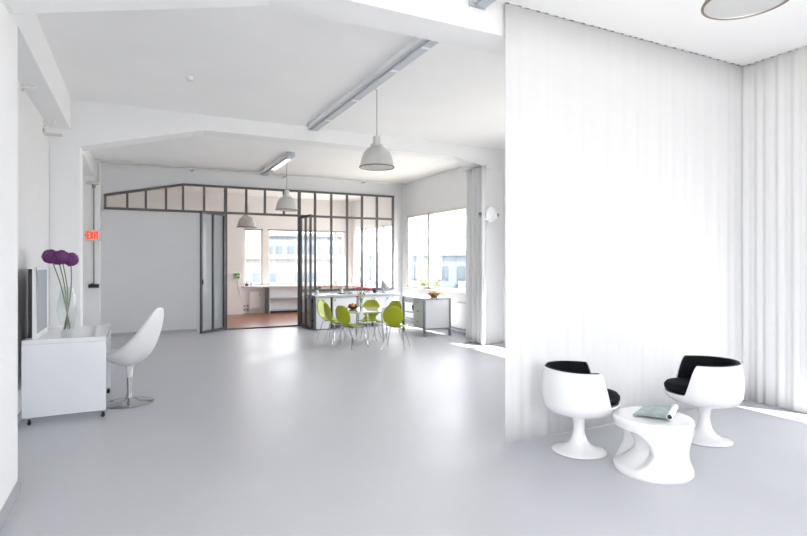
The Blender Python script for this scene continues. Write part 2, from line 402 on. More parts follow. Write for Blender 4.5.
def door_leaf(n, hinge, ang, w, label, side):
    root = thing('door_%d' % n, label, 'door', (hinge[0], hinge[1], 0), ang, kind='structure')
    fr = MB(); z0, z1 = .02, 2.47; t = .034; d = .022
    fr.box(0, w, -d, d, z0, z0+.05); fr.box(0, w, -d, d, z1-.045, z1)
    for xx in (0, w/2-t/2, w-t): fr.box(xx, xx+t, -d, d, z0, z1)
    fr.build('door_frame', M['steel'], root)
    MB().box(t, w-t, -.004, .004, z0+.04, z1-.04).build('glass_pane', M['glass'], root)
    if side > 0: MB().box(w-.03, w-.012, .023, .045, 1.0, 1.10).build('handle', M['black'], root)
    for z in (.35, 1.9): MB().tube([(0, 0, z), (0, 0, z+.09)], .016, 8).build('hinge', M['steel'], root)
door_leaf(1, (1.645, YF-.06), R(180+43), .72, 'left dark steel glass door leaf swung open before the white wall', 1)
door_leaf(2, (3.29, YF-.06), R(270+1), .74, 'right dark steel glass door leaf swung open beside the kitchen counter', -1)

# ------------------------------------------------------------------ white curtains
def wavecurtain(p0, p1, z0, z1, amp, per, seed, n, topf=0.5):
    rnd = random.Random(seed); ph = [rnd.uniform(0, 6.28) for _ in range(6)]
    p0 = Vector(p0); p1 = Vector(p1); L = (p1-p0).length; t = (p1-p0)/L; nrm = Vector((-t.y, t.x))
    def fn(u, v):
        s = u*L; z = z0+v*(z1-z0)
        w = math.sin(2*PI*s/per+ph[0]+.9*math.sin(2*PI*s/(per*3.7)+ph[1]))
        w += .45*math.sin(2*PI*s/(per*.57)+ph[2]+.5*v) + .5*math.sin(2*PI*s/(per*2.6)+ph[3]-.7*v)
        a = amp*(1-(1-topf)*smooth(.55, 1.0, v))
        q = p0+t*s+nrm*(a*w)
        return (q.x, q.y, z)
    return MB().grid(fn, n, 10)
ZC = 3.507
c1 = wavecurtain((2.615, 3.425), (5.695, 3.425), .003, ZC, .0035, .17, 3, 420).build('sheer_curtain', M['curtain'], smooth=True, ang=180, solid=.003)
tag(c1, 'floor length white curtain hung across the room behind the two tub chairs', 'curtain')
c2 = wavecurtain((5.71, 3.445), (5.71, 2.79), .003, ZC, .008, .12, 9, 200).build('sheer_curtain', M['curtain'], smooth=True, ang=180, solid=.003)
tag(c2, 'white pleated curtain along the window wall at the right edge', 'curtain')
def railset(label, loc, rz, L, step):
    rl = thing('curtain_rail', label, 'curtain rail', loc, rz)
    MB().box(0, L, -.010, .010, .0075, .0125).build('rail', M['satinwhite'], rl)
    g0 = MB().box(-.012, .016, -.010, .006, .0005, .007).build('glider', M['greysteel'], rl)
    k = .03; rnd = random.Random(2); first = True
    while k < L-.03:
        g = g0 if first else g0.copy()
        if not first: COL.objects.link(g); g.parent = rl
        g.location = (k, 0, 0); g.scale = (rnd.uniform(.6, 1.3), 1, 1); first = False; k += step*rnd.uniform(.7, 1.3)
railset('slim ceiling rail of the white curtain that crosses the room', (2.6, 3.425, ZC), 0, 3.08, .10)
railset('slim ceiling rail of the white curtain at the right edge', (5.71, 2.78, ZC), R(90), .645, .08)

# ------------------------------------------------------------------ grey curtain
gc = wavecurtain((5.395, 8.20), (5.395, 7.60), .02, 3.12, .045, .115, 5, 260, .85).build('drawn_curtain', M['greycloth'], smooth=True, ang=180, solid=.004)
tag(gc, 'grey floor length curtain gathered beside the big window', 'curtain')
cr = thing('curtain_rail', 'short white ceiling rail holding the gathered grey curtain', 'curtain rail', (5.395, 7.60, 3.122))
MB().box(-.015, .015, 0, .72, 0, .012).build('rail', M['tube'], cr)

# ------------------------------------------------------------------ lounge (tub) chairs
PROF = [(.052, .284), (.12, .288), (.19, .298), (.240, .322), (.268, .362), (.279, .42), (.281, .48), (.278, .54), (.272, .60), (.265, .648)]
def prof_r(z):
    for (r0, z0), (r1, z1) in zip(PROF[:-1], PROF[1:]):
        if z <= z1: return r0+(r1-r0)*max(0, (z-z0)/(z1-z0))
    return PROF[-1][0]
def Hrim(ph):
    a = abs((ph+PI) % (2*PI)-PI)
    return .385+(.640-.385)*smooth(R(47), R(67), a)+.010*smooth(R(60), R(180), a)
def fwd(ph):
    c = max(0, math.cos(ph)); return 1+.10*c**2
def tubchair(label, loc, rz):
    root = thing('tub_chair', label, 'chair', loc, rz)
    tabz = [i/60 for i in range(61)]
    path = [catmull(PROF, t) for t in tabz]
    def fn(u, v):
        ph = 2*PI*u; H = Hrim(ph)
        # parameter where the profile reaches H
        tc = 1.0
        for i in range(60):
            if path[i+1][1] >= H:
                f = (H-path[i][1])/max(1e-6, path[i+1][1]-path[i][1]); tc = (i+f)/60; break
        r, z = catmull(PROF, v*tc)
        k = 1+(fwd(ph)-1)*smooth(.29, .36, z)
        return (r*k*math.cos(ph), r*math.sin(ph), z)
    MB().grid(fn, 120, 26, True).build('shell', M['gloss'], root, smooth=True, ang=60, solid=.014, soff=-1)
    # black lining inside arms and back
    mb = MB(); phs = [R(52)+(2*PI-R(104))*i/90 for i in range(91)]; rows = []
    for ph in phs:
        H = Hrim(ph)-.004; ring = []
        zb = .37
        for (dr, z) in ((.013, zb), (.013, (zb+H)/2), (.013, H-.004), (.020, H+.006), (.034, H+.006), (.046, H-.008), (.050, (zb+H)/2), (.050, zb)):
            r = prof_r(min(z, .648))-dr; k = 1+(fwd(ph)-1)*smooth(.29, .36, z)
            ring.append(mb.bm.verts.new((r*k*math.cos(ph), r*math.sin(ph), z)))
        rows.append(ring)
    for A, B in zip(rows[:-1], rows[1:]):
        for k in range(8): mb.bm.faces.new((A[k], A[(k+1) % 8], B[(k+1) % 8], B[k]))
    mb.bm.faces.new(rows[0][::-1]); mb.bm.faces.new(rows[-1])
    mb.build('lining', M['blackfab'], root, smooth=True, ang=60)
    # seat cushion
    pr = [(0, .388), (.16, .386), (.225, .392), (.240, .410), (.241, .436), (.228, .456), (.16, .466), (0, .470)]
    mb = MB(); mb.lathe(pr, 56)
    for v in mb.bm.verts:
        if v.co.x > 0: v.co.x *= 1.24
    mb.build('seat_cushion', M['blackfab'], root, smooth=True, ang=60)
    pd = [(0, 0), (.195, 0), (.203, .006), (.199, .013), (.17, .022), (.12, .036), (.085, .056), (.062, .088), (.048, .13), (.041, .175), (.043, .215), (.052, .25), (.068, .276), (.092, .289), (0, .289)]
    MB().lathe(pd, 56).build('pedestal', M['gloss'], root, smooth=True, ang=50)
    return root
tubchair('white tub chair with black lining standing left of the low table', (3.035, 3.06, 0), R(-34))
tubchair('white tub chair with black lining standing right of the low table', (4.145, 2.795, 0), R(137))

# ------------------------------------------------------------------ low table
lt = thing('side_table', 'low white hourglass table with scooped sides between the tub chairs', 'table', (3.215, 2.545, 0), 0)
def tabfn(u, v):
    ph = 2*PI*u; z = .375*v
    d = 0
    for c, amt, hw in ((R(156), .50, 24), (R(-22), .38, 18)):
        a = abs((ph-c+PI) % (2*PI)-PI)
        qq = min(1, max(0, (z-.04)/.28)); ew = R(hw+36*math.sin(PI*qq)**.6); d += amt*(1-smooth(ew-R(9), ew+R(5), a))
    q = (z-.05)/(.31-.05)
    bump = math.sin(PI*min(1, max(0, q)))**.75 if 0 < q < 1 else 0
    r = .262*(1-d*bump)-.012*math.sin(PI*v)
    if v < .04: r -= .010*(1-v/.04)
    if v > .95: r -= .012*((v-.95)/.05)**2
    return (r*math.cos(ph), r*math.sin(ph), z)
mb = MB().grid(tabfn, 144, 44, True)
mb.bm.verts.ensure_lookup_table()
top = [v for v in mb.bm.verts if abs(v.co.z-.375) < 1e-6]; bot = [v for v in mb.bm.verts if abs(v.co.z) < 1e-6]
for ring in (top, bot): mb.bm.faces.new(sorted(ring, key=lambda v: math.atan2(v.co.y, v.co.x)))
mb.build('pedestal_body', M['gloss'], lt, smooth=True, ang=50)
MB().lathe([(0, .372), (.240, .372), (.252, .376), (.245, .3795), (.225, .3775), (0, .3770)], 72).build('tabletop', M['gloss'], lt, smooth=True, ang=40)

# magazine with rolled page
mg = thing('magazine', 'grey green magazine with one half rolled up lying on the low white table', 'magazine', (3.25, 2.58, .3815))
PA, PB, PC, PD = Vector((-.17, .02)), Vector((.07, .13)), Vector((-.055, -.165)), Vector((.22, -.005))
def magfn(u, v):
    p = PA.lerp(PB, v).lerp(PC.lerp(PD, v), u)
    return (p.x, p.y, .003+.010*math.sin(PI*u*.9)*(.4+.6*v)+.006*u)
MB().grid(magfn, 16, 10).build('cover_page', M['magcover'], mg, smooth=True, solid=.004, soff=1)
ax = (PD-PC).normalized(); LR = (PD-PC).length; sd_ = Vector((ax.y, -ax.x))
def roll(r0, r1, turns, l0, l1):
    def fn(u, v):
        a = -PI*.5+u*2*PI*turns; r = r0+(r1-r0)*u
        q = PC+ax*(l0+(l1-l0)*v)+sd_*(.012+r*math.cos(a)); return (q.x, q.y, .0235+r*math.sin(a))
    return fn
MB().grid(roll(.021, .017, 1.4, 0, LR), 44, 4).build('rolled_page', M['paper'], mg, smooth=True, ang=180, solid=.0022)
q0 = PC+ax*.004+sd_*.012; q1 = PC+ax*(LR-.01)+sd_*.012
MB().tube([(q0.x, q0.y, .0235), (q1.x, q1.y, .0235)], .0150, 20).build('roll_hollow_shade', M['black'], mg)  # black core paints the shade inside the hollow roll

# ------------------------------------------------------------------ desk
DX0, DX1, DY0, DY1 = -.92, -.268, 5.70, 6.74
dk = thing('desk', 'glossy white desk on castors along the left wall', 'desk', (0, 0, 0))
MB().box(DX0, DX1, DY0, DY1, .715, .755).build('desk_top', M['deskwhite'], dk, bevel=.004)
MB().box(DX0, DX1, DY0, DY0+.04, .065, .714).build('end_panel', M['deskwhite'], dk, bevel=.004)
MB().box(DX0, DX1, DY1-.04, DY1, .065, .714).build('end_panel', M['deskwhite'], dk, bevel=.004)
MB().box(DX0, DX0+.02, DY0+.04, DY1-.04, .30, .714).build('back_panel', M['deskwhite'], dk, bevel=.003)
for (x, y) in ((DX0+.05, DY0+.02), (DX1-.03, DY0+.02), (DX0+.05, DY1-.02), (DX1-.03, DY1-.02)):
    f = MB().box(-.018, .018, -.018, .018, .056, .064).box(-.019, -.013, -.014, .014, .028, .06).box(.013, .019, -.014, .014, .028, .06).build('caster', M['brushed'], dk, loc=(x, y, 0))
    f.rotation_euler = (0, 0, R(25))
    MB().lathe([(0, -.011), (.022, -.011), (.0255, -.007), (.0255, .007), (.022, .011), (0, .011)], 24, mat=Matrix.Translation((0, -.008, .0262)) @ Matrix.Rotation(PI/2, 4, 'Y')).build('wheel', M['black'], f, smooth=True)

# framed mirror
mr = thing('framed_mirror', 'upright white framed mirror with painted grey reflection standing at the wall end of the desk', 'mirror', (-.835, 5.735, .756))
mb = MB(); W, H, T = .66, .65, .022
mb.box(0, T, 0, W, 0, .045); mb.box(0, T, 0, W, H-.03, H); mb.box(-.012, T, 0, .014, .0, H); mb.box(0, T, W-.03, W, .045, H-.03)
mb.build('frame', M['satinwhite'], mr, bevel=.003)
MB().box(.006, .018, .03, W-.03, .045, H-.03).build('mirror_glass', M['mirrorrefl'], mr)
MB().box(-.045, -.001, .015, W-.02, .01, H-.02).build('back_board', M['black'], mr, bevel=.006)

# vase and alliums
vs = thing('glass_vase', 'tall clear glass vase holding the purple alliums on the desk', 'vase', (-.625, 6.17, .756))
outer = [(.048, 0), (.056, .012), (.066, .08), (.080, .17), (.086, .23), (.080, .30), (.064, .38), (.050, .45)]
MB().lathe(outer+[(r-.006, z) for r, z in reversed(outer[1:])]+[(0, .022)], 48, capb=True).build('vase_body', glassmat('vase_glass', (.965, .975, .975), 1.42), vs, smooth=True, ang=60)
tips = [(-.140, .0, .748), (-.085, .06, .735), (-.045, -.03, .742), (.028, .02, .720)]
names = ('purple allium leaning farthest left in the glass vase', 'purple allium half hidden between its neighbours at the back of the vase',
         'purple allium in the middle front of the glass vase', 'purple allium leaning right in the glass vase')
for i, (tx, ty, tz) in enumerate(tips):
    al = thing('allium', names[i], 'flower', (-.625, 6.17, .756), 0, 'purple alliums in the glass vase')
    b0 = Vector(((.03, .01, -.02, -.03)[i]*.8, (.02, -.02, .03, -.01)[i], .028)); m_ = Vector((.012*(i-1.5), .005*i, .30)); e = Vector((tx, ty, tz))
    pts = [catmull([tuple(b0), tuple(m_), tuple((m_+e)/2+Vector((.012, 0, 0))), tuple(e)], k/14) for k in range(15)]
    MB().tube(pts, .0052, 8).build('stem', M['stem'], al, smooth=True)
    mb = MB(); rr = .066; mb.ball(e, rr*.80, 2)
    rnd = random.Random(i)
    for k in range(230):
        zz = 1-2*(k+.5)/230; th = k*2.39996; rxy = math.sqrt(1-zz*zz)
        d = Vector((rxy*math.cos(th), rxy*math.sin(th), zz)); L = rr*rnd.uniform(.93, 1.08)
        mm = Matrix.Translation(e+d*L*.88) @ d.to_track_quat('Z', 'Y').to_matrix().to_4x4() @ Matrix.Rotation(rnd.uniform(0, 3), 4, 'Z')
        bmesh.ops.create_cone(mb.bm, segments=5, radius1=.002, radius2=.0085, depth=L*.25, cap_ends=True, matrix=mm)
    mb.build('bloom', M['purple'], al)

# ------------------------------------------------------------------ swivel chair
sw = thing('swivel_chair', 'white egg shell swivel chair on a chrome disc base at the desk', 'chair', (-.08, 6.17, 0), R(-26.5-3))
spine = [(-.275, .525), (-.20, .465), (-.10, .415), (.01, .395), (.11, .425), (.20, .52), (.262, .66), (.305, .82), (.325, .978)]
rimc = [(-.275, .525), (-.22, .52), (-.14, .525), (-.04, .553), (.06, .610), (.150, .700), (.228, .80), (.290, .905), (.325, .978)]
def shell(off, k0=0.0, k1=1.0):
    def fn(u, v):
        t = k0+(k1-k0)*u; s = 2*v-1
        sp = Vector(catmull(spine, t)); rm = Vector(catmull(rimc, t))
        w = .185*max(0.0, 1-(2*t-1)**2)**.55
        q = abs(s)**2.2
        p = sp*(1-q)+rm*q
        up = Vector((-.55, .83))
        p = p+up*off*(1-q*.3)
        return (p.x, w*(1-off*.8)*math.sin(s*PI/2), p.y)
    return fn
MB().grid(shell(0), 48, 33).build('shell', M['satinwhite'], sw, smooth=True, ang=180, solid=.016, soff=0)
MB().grid(shell(.014, .012, .988), 48, 33).build('seat_pad', pbr('cream_leather', (.74, .72, .68), .4, noise=.02), sw, smooth=True, ang=180, solid=.012, soff=0)
MB().lathe([(0, .262), (.026, .262), (.029, .27), (.033, .33), (.040, .372), (.055, .398), (.075, .415), (0, .42)], 32).build('stem_cone', M['satinwhite'], sw, smooth=True)
MB().tube([(0, 0, .03), (0, 0, .27)], .024, 24).build('gas_column', M['chrome'], sw, smooth=True)
MB().lathe([(0, 0), (.232, 0), (.237, .004), (.230, .009), (.12, .026), (.055, .044), (.036, .058), (.034, .085), (0, .085)], 56).build('base_disc', M['chrome'], sw, smooth=True, ang=30)

# ------------------------------------------------------------------ exit sign, conduit, black box
yc = YF-.25
cd = thing('conduit', 'thin grey vertical conduit running down the far left pillar', 'conduit', (-.745, yc-.02, 0))
MB().tube([(0, 0, 1.03), (0, 0, 2.86)], .012, 10).build('pipe', M['dconduit'], cd, smooth=True)
MB().lathe([(0, 2.84), (.022, 2.84), (.028, 2.86), (.028, 2.92), (0, 2.92)], 16).build('gland', M['dconduit'], cd, smooth=True)
bx = tag(MB().box(-.835, -.66, yc-.06, yc-.001, .965, 1.035).box(-.79, -.74, yc-.05, yc-.01, 1.035, 1.05).build('cable_box', M['black'], bevel=.004), 'small black box at the lower end of the conduit on the far left pillar', 'box')
xs_ = thing('exit_sign', 'red lit EXIT sign on the far left pillar', 'sign', (-.75, yc-.034, 1.945))
MB().box(-.125, .125, -.03, .022, -.10, .105).build('case', M['signcase'], xs_, bevel=.006)
MB().box(-.115, .085, -.034, -.030, -.075, .085).build('face', M['signface'], xs_)
mb = MB(); h0, h1 = -.068, .078; ya, yb = -.041, -.035
def lx(x0, x1, z0, z1): mb.box(x0, x1, ya, yb, z0, z1)
lx(-.108, -.088, h0, h1); lx(-.088, -.062, h1-.028, h1); lx(-.088, -.066, -.010, .018); lx(-.088, -.062, h0, h0+.028)
for a, b_ in ((-.055, -.010), (-.010, -.055)):
    mb.prism([(a-.004, h0), (a+.018, h0), (b_+.018, h1), (b_-.004, h1)], 'y', ya, yb)
lx(.014, .036, h0, h1)
lx(.042, .082, h1-.028, h1); lx(.052, .073, h0, h1-.028)
mb.build('lettering', M['signred'], xs_)
# arrow notch (black lamp hole) at its left side
MB().box(-.128, -.118, -.032, -.026, -.02, .03).build('side_arrow', M['black'], xs_)

# pipe along far wall / ceiling
pp = thing('ceiling_pipe', 'thin white pipe running along the top of the far wall', 'pipe', (0, 0, 0))
MB().tube([(-.665, YF-.30, 2.935), (-.665, YF-.30, 3.335), (-.60, YF-.30, 3.34), (5.86, YF-.30, 3.34)], .018, 10).build('pipe_run', M['tube'], pp, smooth=True)
MB().tube([(-.87, YF-.30, 2.935), (-.665, YF-.30, 2.935)], .026, 10).build('pipe_elbow', M['tube'], pp, smooth=True)
for x in (1.0, 2.9, 4.8): MB().box(x-.01, x+.01, YF-.33, YF, 3.32, 3.362).build('pipe_clip', M['tube'], pp)

# brackets on the left wall
for (y, z, lab) in ((5.98, 3.19, 'small white hook under the beam above the desk, nearest the viewer'), (7.3, 3.16, 'small white pipe clamp high on the left wall beside the mid room pillar')):
    br_ = thing('wall_hook', lab, 'hook', (XL, y, z-.12))
    MB().box(.001, .02, -.03, .03, -.03, .03).build('plate', M['white'], br_)
    MB().tube([(.02, 0, 0), (.09, 0, 0), (.11, 0, .015), (.11, 0, .045)], .009, 8).build('prong', M['white'], br_, smooth=True)
lb = thing('wall_bracket', 'white rail bracket on the left wall below the pipe clamp', 'bracket', (XL, 7.35, 2.95))
MB().box(.001, .015, -.12, .12, -.02, .02).box(.015, .17, .08, .11, -.015, .015).build('arm', M['tube'], lb)
sd = thing('ceiling_detector', 'small round white detector on the ceiling above the desk', 'detector', (.51, 6.24, 3.47))
MB().lathe([(0, 0), (.038, 0), (.042, -.012), (.034, -.034), (0, -.036)], 24).build('detector_body', M['white'], sd, smooth=True)
MB().lathe([(0, -.034), (.016, -.034), (.014, -.046), (0, -.048)], 16).build('sensor', M['diffuser'], sd, smooth=True)

# ------------------------------------------------------------------ ceiling battens
def batten(label, x, y0, y1, z, lit=(), clips=()):
    L = y1-y0
    t = thing('strip_light', label, 'ceiling light', (x, y0, z))
    MB().box(-.065, .035, 0, L, -.055, -.002).build('housing', M['satinwhite'], t, bevel=.004)
    MB().box(-.02, .075, .02, L-.02, -.085, -.0555).build('louvre', M['louvre'], t, bevel=.004)
    MB().box(-.068, .078, -.004, .012, -.087, -.001).build('end_cap', M['louvre'], t)
    MB().box(-.068, .078, L-.012, L+.004, -.087, -.001).build('end_cap', M['louvre'], t)
    for a, b_ in lit: MB().box(-.012, .07, a, b_, -.094, -.0855).build('lamp_tube', M['lampglow'], t, bevel=.004)
    for a in clips: MB().box(-.015, .077, a-.022, a+.022, -.089, -.0855).build('clip', M['satinwhite'], t)
    return t
batten('long unlit grey strip light on the ceiling between the first two beams', 2.30, 3.86, 7.60, 3.47, clips=(.35, 1.0, 2.1, 3.1))
batten('partly lit strip light on the far ceiling near the glass partition', 2.40, 9.25, 11.5, 3.385, lit=((.25, .75), (.85, 1.45)), clips=(1.9,))
batten('strip light end on the near ceiling beside the white curtain', 2.36, -1.4, 3.455, 3.52, clips=(1.0, 2.6))

# ------------------------------------------------------------------ pendants
def pendant(label, x, y, zrim, zceil, rad=.195, bracket=(-.09, 0), ck=1.0):
    t = thing('pendant_lamp', label, 'pendant lamp', (x, y, zrim), 0, 'industrial pendant lamps')
    s = rad/.195
    dome = [(.195, 0), (.190, .012), (.184, .06), (.172, .115), (.150, .165), (.118, .205), (.082, .228), (.062, .234)]
    inner = [(r-.006, z) for r, z in reversed(dome)]
    MB().lathe([(r*s, z*s) for r, z in dome+inner], 48, closed=True).build('shade', M['alu'], t, smooth=True, ang=50)
    MB().lathe([(.062*s, .230*s), (.072*s, .236*s), (.072*s, .262*s), (.044*s, .268*s), (.044*s, .268*s+.077*s*ck), (.036*s, .268*s+.087*s*ck), (0, .268*s+.088*s*ck)], 32).build('cap', M['alu'], t, smooth=True)
    MB().tube([(.196*s*math.cos(a*PI/24), .196*s*math.sin(a*PI/24), .002) for a in range(48)], .0075*s, 8, True).build('rim', M['rim'], t, smooth=True)
    MB().lathe([(0, .004*s), (.186*s, .004*s), (.185*s, .010*s), (0, .010*s)], 48).build('diffuser', M['diffuser'], t)
    MB().tube([(0, 0, .35*s), (0, 0, zceil-zrim-.06), (bracket[0]*.3, bracket[1]*.3, zceil-zrim-.045), (bracket[0], bracket[1], zceil-zrim-.04)], .005, 8).build('cord', M['dconduit'], t, smooth=True)
    MB().box(bracket[0]-.03, bracket[0]+.03, bracket[1]-.02, bracket[1]+.02, zceil-zrim-.06, zceil-zrim-.001).build('ceiling_hook', M['tube'], t)
    return t
pendant('grey dome pendant lamp hanging in mid room beside the long strip light', 2.44, 5.57, 2.53, 3.47)
pendant('grey dome pendant lamp hanging beneath the partly lit strip light', 2.36, 9.36, 2.37, 3.385, bracket=(.02, 0))
pendant('pale dome pendant lamp hanging in the room behind the partition', 2.30, 12.9, 2.27, 3.30, rad=.22, ck=2.4)
pendant('large pendant lamp cut off by the top edge above the tub chairs', 2.50, 1.48, 2.645, 3.52, rad=.178)

# ------------------------------------------------------------------ wall lamp on pillar
wl = thing('wall_lamp', 'round white faceted lamp on a metal bracket beside the grey curtain', 'wall lamp', (5.51, 7.755, 2.28))
MB().box(-.17, .19, -.03, -.001, -.04, .04).build('bracket_plate', M['louvre'], wl, bevel=.004)
MB().tube([(-.165, -.03, 0), (-.18, -.06, 0), (-.13, -.11, 0)], .030, 10).build('arm', M['dconduit'], wl, smooth=True)
MB().tube([(.18, -.03, 0), (.19, -.06, 0), (.13, -.11, 0)], .034, 10).build('arm', M['dconduit'], wl, smooth=True)
MB().tube([(0, -.005, 0), (0, -.075, 0)], .03, 16).build('socket', M['brushed'], wl)
mb = MB(); rnd = random.Random(4)
mb.ball((0, -.12, 0), .140, 3, (1, .42, 1))
for v in mb.bm.verts:
    d = Vector((v.co.x, 0, v.co.z)); k = 1+rnd.uniform(-.035, .035); v.co.x *= k; v.co.z *= k; v.co.y += rnd.uniform(-.010, .010)
mb.build('faceted_globe', M['facet'], wl)

# ------------------------------------------------------------------ dining table and chairs
TC = Vector((3.56, 8.78))
tb = thing('dining_table', 'round white dining table on chrome legs ringed by lime chairs', 'table', (TC.x, TC.y, 0), R(-26.5))
MB().lathe([(0, .592), (.462, .592), (.478, .598), (.480, .606), (.474, .612), (0, .612)], 64).build('tabletop', M['gloss'], tb, smooth=True)
MB().lathe([(.38, .572), (.40, .572), (.40, .5915), (.38, .5915)], 48, closed=True).build('apron_ring', M['chrome'], tb)
for k in range(4):
    a = R(-70+90*k)
    MB().tube([(.36*math.cos(a), .36*math.sin(a), .591), (.40*math.cos(a), .40*math.sin(a), .002)], .013, 14).build('leg', M['chrome'], tb, smooth=True)

def limechair(label, loc, rz):
    root = thing('dining_chair', label, 'chair', loc, rz, 'lime chairs around the dining table')
    # seat: front +X
    def seatfn(u, v):
        x = .20-.37*u; s = 2*v-1
        w = .190*(1-.0*u)
        w *= math.sqrt(max(0, 1-((max(0, .35-u))/.36)**2.2)) if u < .35 else 1-.42*smooth(.35, 1, u)
        z = .374-.012*math.sin(PI*u)-.018*(1-smooth(0, .2, u))+.030*smooth(.82, 1, u) + .012*abs(s)**2
        return (x, max(w, .004)*s, z)
    MB().grid(seatfn, 22, 13).build('seat', M['lime'], root, smooth=True, ang=180, solid=.011, soff=0)
    prof = [(-.17, .392), (-.196, .418), (-.212, .46), (-.226, .52), (-.244, .60), (-.262, .67), (-.276, .725)]
    def wid(t):
        tab = [(.110,), (.092,), (.105,), (.142,), (.167,), (.176,), (.172,), (.152,), (.112,), (.004,)]
        return catmull(tab, t)[0] if t < .89 else .112*math.sqrt(max(0.0, 1-((t-.89)/.11)**2))+.003
    def backfn(u, v):
        x, z = catmull(prof, u); s = 2*v-1; w = wid(u)
        return (x+.022*abs(s)**2, w*s, z)
    MB().grid(backfn, 30, 13).build('backrest', M['lime'], root, smooth=True, ang=180, solid=.011, soff=0)
    for sx, sy in ((1, 1), (1, -1), (-1, 1), (-1, -1)):
        MB().tube([(.04*sx, .05*sy, .352), (.10*sx, .10*sy, .350), (.125*sx, .125*sy, .335), (.20*sx-.01, .20*sy, .003)], .0078, 10).build('leg', M['chrome'], root, smooth=True)
    MB().lathe([(0, .343), (.07, .343), (.075, .352), (0, .356)], 24).build('mounting_plate', M['chrome'], root, smooth=True)
    return root
ca, sa = math.cos(math.atan(265.5/532)), math.sin(math.atan(265.5/532))
def place(dl, dz):      # offset from the table centre: to the right and away, as seen walking in from the near bay
    return (TC.x+dl*ca+dz*sa, TC.y-dl*sa+dz*ca, 0)
lay = [(-.13, -.43, 48, 'lime chair at the near left of the table, before the fruit bowl'),
       (-.42, .10, 28, 'darker lime chair at the left end of the table, its back towards the viewer'),
       (-.60, .54, -28, 'bright lime chair standing apart behind the left end of the table'),
       (.61, -.46, 78, 'lime chair at the near right of the table, its round back facing the viewer'),
       (.08, .47, -100, 'lime chair on the far side of the table behind the flower vase'),
       (.43, .34, -130, 'lime chair at the far right of the table, mostly hidden by the near right one')]
proto = None
for dl, dz, hd, lab in lay:
    p = place(dl, dz); ang = R(hd-26.5)
    if proto is None: proto = limechair(lab, p, ang)
    else: dup(proto, p, ang, lab)

# flowers and fruit on dining table
fv = thing('flower_vase', 'slim clear glass vase with pink flowers on the dining table', 'vase', (3.51, 8.72, .613))
o_ = [(.026, 0), (.032, .01), (.036, .08), (.034, .15), (.038, .20)]
MB().lathe(o_+[(r-.004, z) for r, z in reversed(o_[1:])]+[(0, .014)], 28).build('vase_body', glassmat('slim_vase_glass', (.93, .95, .95), 1.4), fv, smooth=True, ang=60)
rnd = random.Random(12)
fl = [(-.10, .0, .36), (-.04, .03, .375), (.02, -.02, .365), (.10, .02, .36), (.17, 0, .35), (-.055, -.06, .215)]
fn_ = ['pink flower farthest left in the slim vase', 'pink flower second from the left in the slim vase', 'pink flower upright in the middle of the slim vase', 'pink flower right of the middle in the slim vase', 'small pink flower farthest right in the slim vase', 'pink flower drooping low over the rim of the slim vase']
for i, (dx, dy, dz) in enumerate(fl):
    f = thing('pink_flower', fn_[i], 'flower', (3.51, 8.72, .613), R(-26.5), 'pink flowers on the dining table')
    e = Vector((dx, dy, dz))
    pts = [catmull([(0.01*math.cos(i), .01*math.sin(i), .016), (dx*.1, dy*.1, .16), (dx*.55, dy*.6, dz*.8+.02), tuple(e)], k/9) for k in range(10)]
    MB().tube(pts, .0035, 6).build('stem', M['stem'], f)
    mb = MB()
    for k in range(6):
        a = k*PI/3+i
        mm = Matrix.Translation(e) @ Matrix.Rotation(a, 4, 'Z') @ Matrix.Rotation(R(-35), 4, 'Y') @ Matrix.Translation((.022, 0, 0)) @ Matrix.Diagonal((.028, .016, .007, 1))
        bmesh.ops.create_icosphere(mb.bm, subdivisions=2, radius=1, matrix=mm)
    mb.ball(e, .011, 1); mb.build('blossom', M['pink'], f, smooth=True)
    mb = MB(); mm = Matrix.Translation(Vector(pts[5])) @ Matrix.Rotation(i*1.1, 4, 'Z') @ Matrix.Rotation(R(-40), 4, 'Y') @ Matrix.Translation((.035, 0, 0)) @ Matrix.Diagonal((.04, .012, .003, 1))
    bmesh.ops.create_icosphere(mb.bm, subdivisions=2, radius=1, matrix=mm); mb.build('leaf', M['leaf'], f, smooth=True)
FB = (3.42, 8.86)
fb = tag(MB().lathe([(0, 0), (.04, 0), (.07, .012), (.098, .04), (.104, .055), (.098, .055), (.066, .020), (0, .010)], 36).build('fruit_bowl', M['darkbowl'], smooth=True, loc=(FB[0], FB[1], .6125)), 'dark bowl of mixed fruit on the dining table', 'bowl')
def fruit(name, lab, mat, x, y, z, r, cat='fruit', grp=None):
    t = thing(name, lab, cat, (x, y, z), random.uniform(0, 6), grp)
    prof = [(0, -.92*r), (.35*r, -.97*r), (.72*r, -.72*r), (.97*r, -.15*r), (.98*r, .2*r), (.78*r, .68*r), (.4*r, .9*r), (.12*r, .84*r), (0, .76*r)]
    MB().lathe(prof, 20).build('fruit_body', M[mat], t, smooth=True, ang=180)
    MB().tube([(0, 0, .74*r), (.05*r, 0, 1.1*r)], .0025, 6).build('stalk', M['bark'], t)
for (n, l, m_, dx, dy, dz, r) in (('apple', 'red apple at the left of the dark fruit bowl', 'red', -.052, .01, .062, .034), ('orange', 'orange at the front left of the dark fruit bowl', 'orange', -.025, -.045, .060, .034),
                             ('pear', 'yellow fruit in the middle of the dark fruit bowl', 'yellow', 0, .02, .075, .032), ('apple', 'green apple at the right of the dark fruit bowl', 'gfruit', .052, -.005, .062, .034), ('apple', 'green apple at the back of the dark fruit bowl', 'gfruit', .015, .056, .062, .032)):
    fruit(n, l, m_, FB[0]+dx, FB[1]+dy, .6125+dz, r, grp='fruit in the dark bowl')

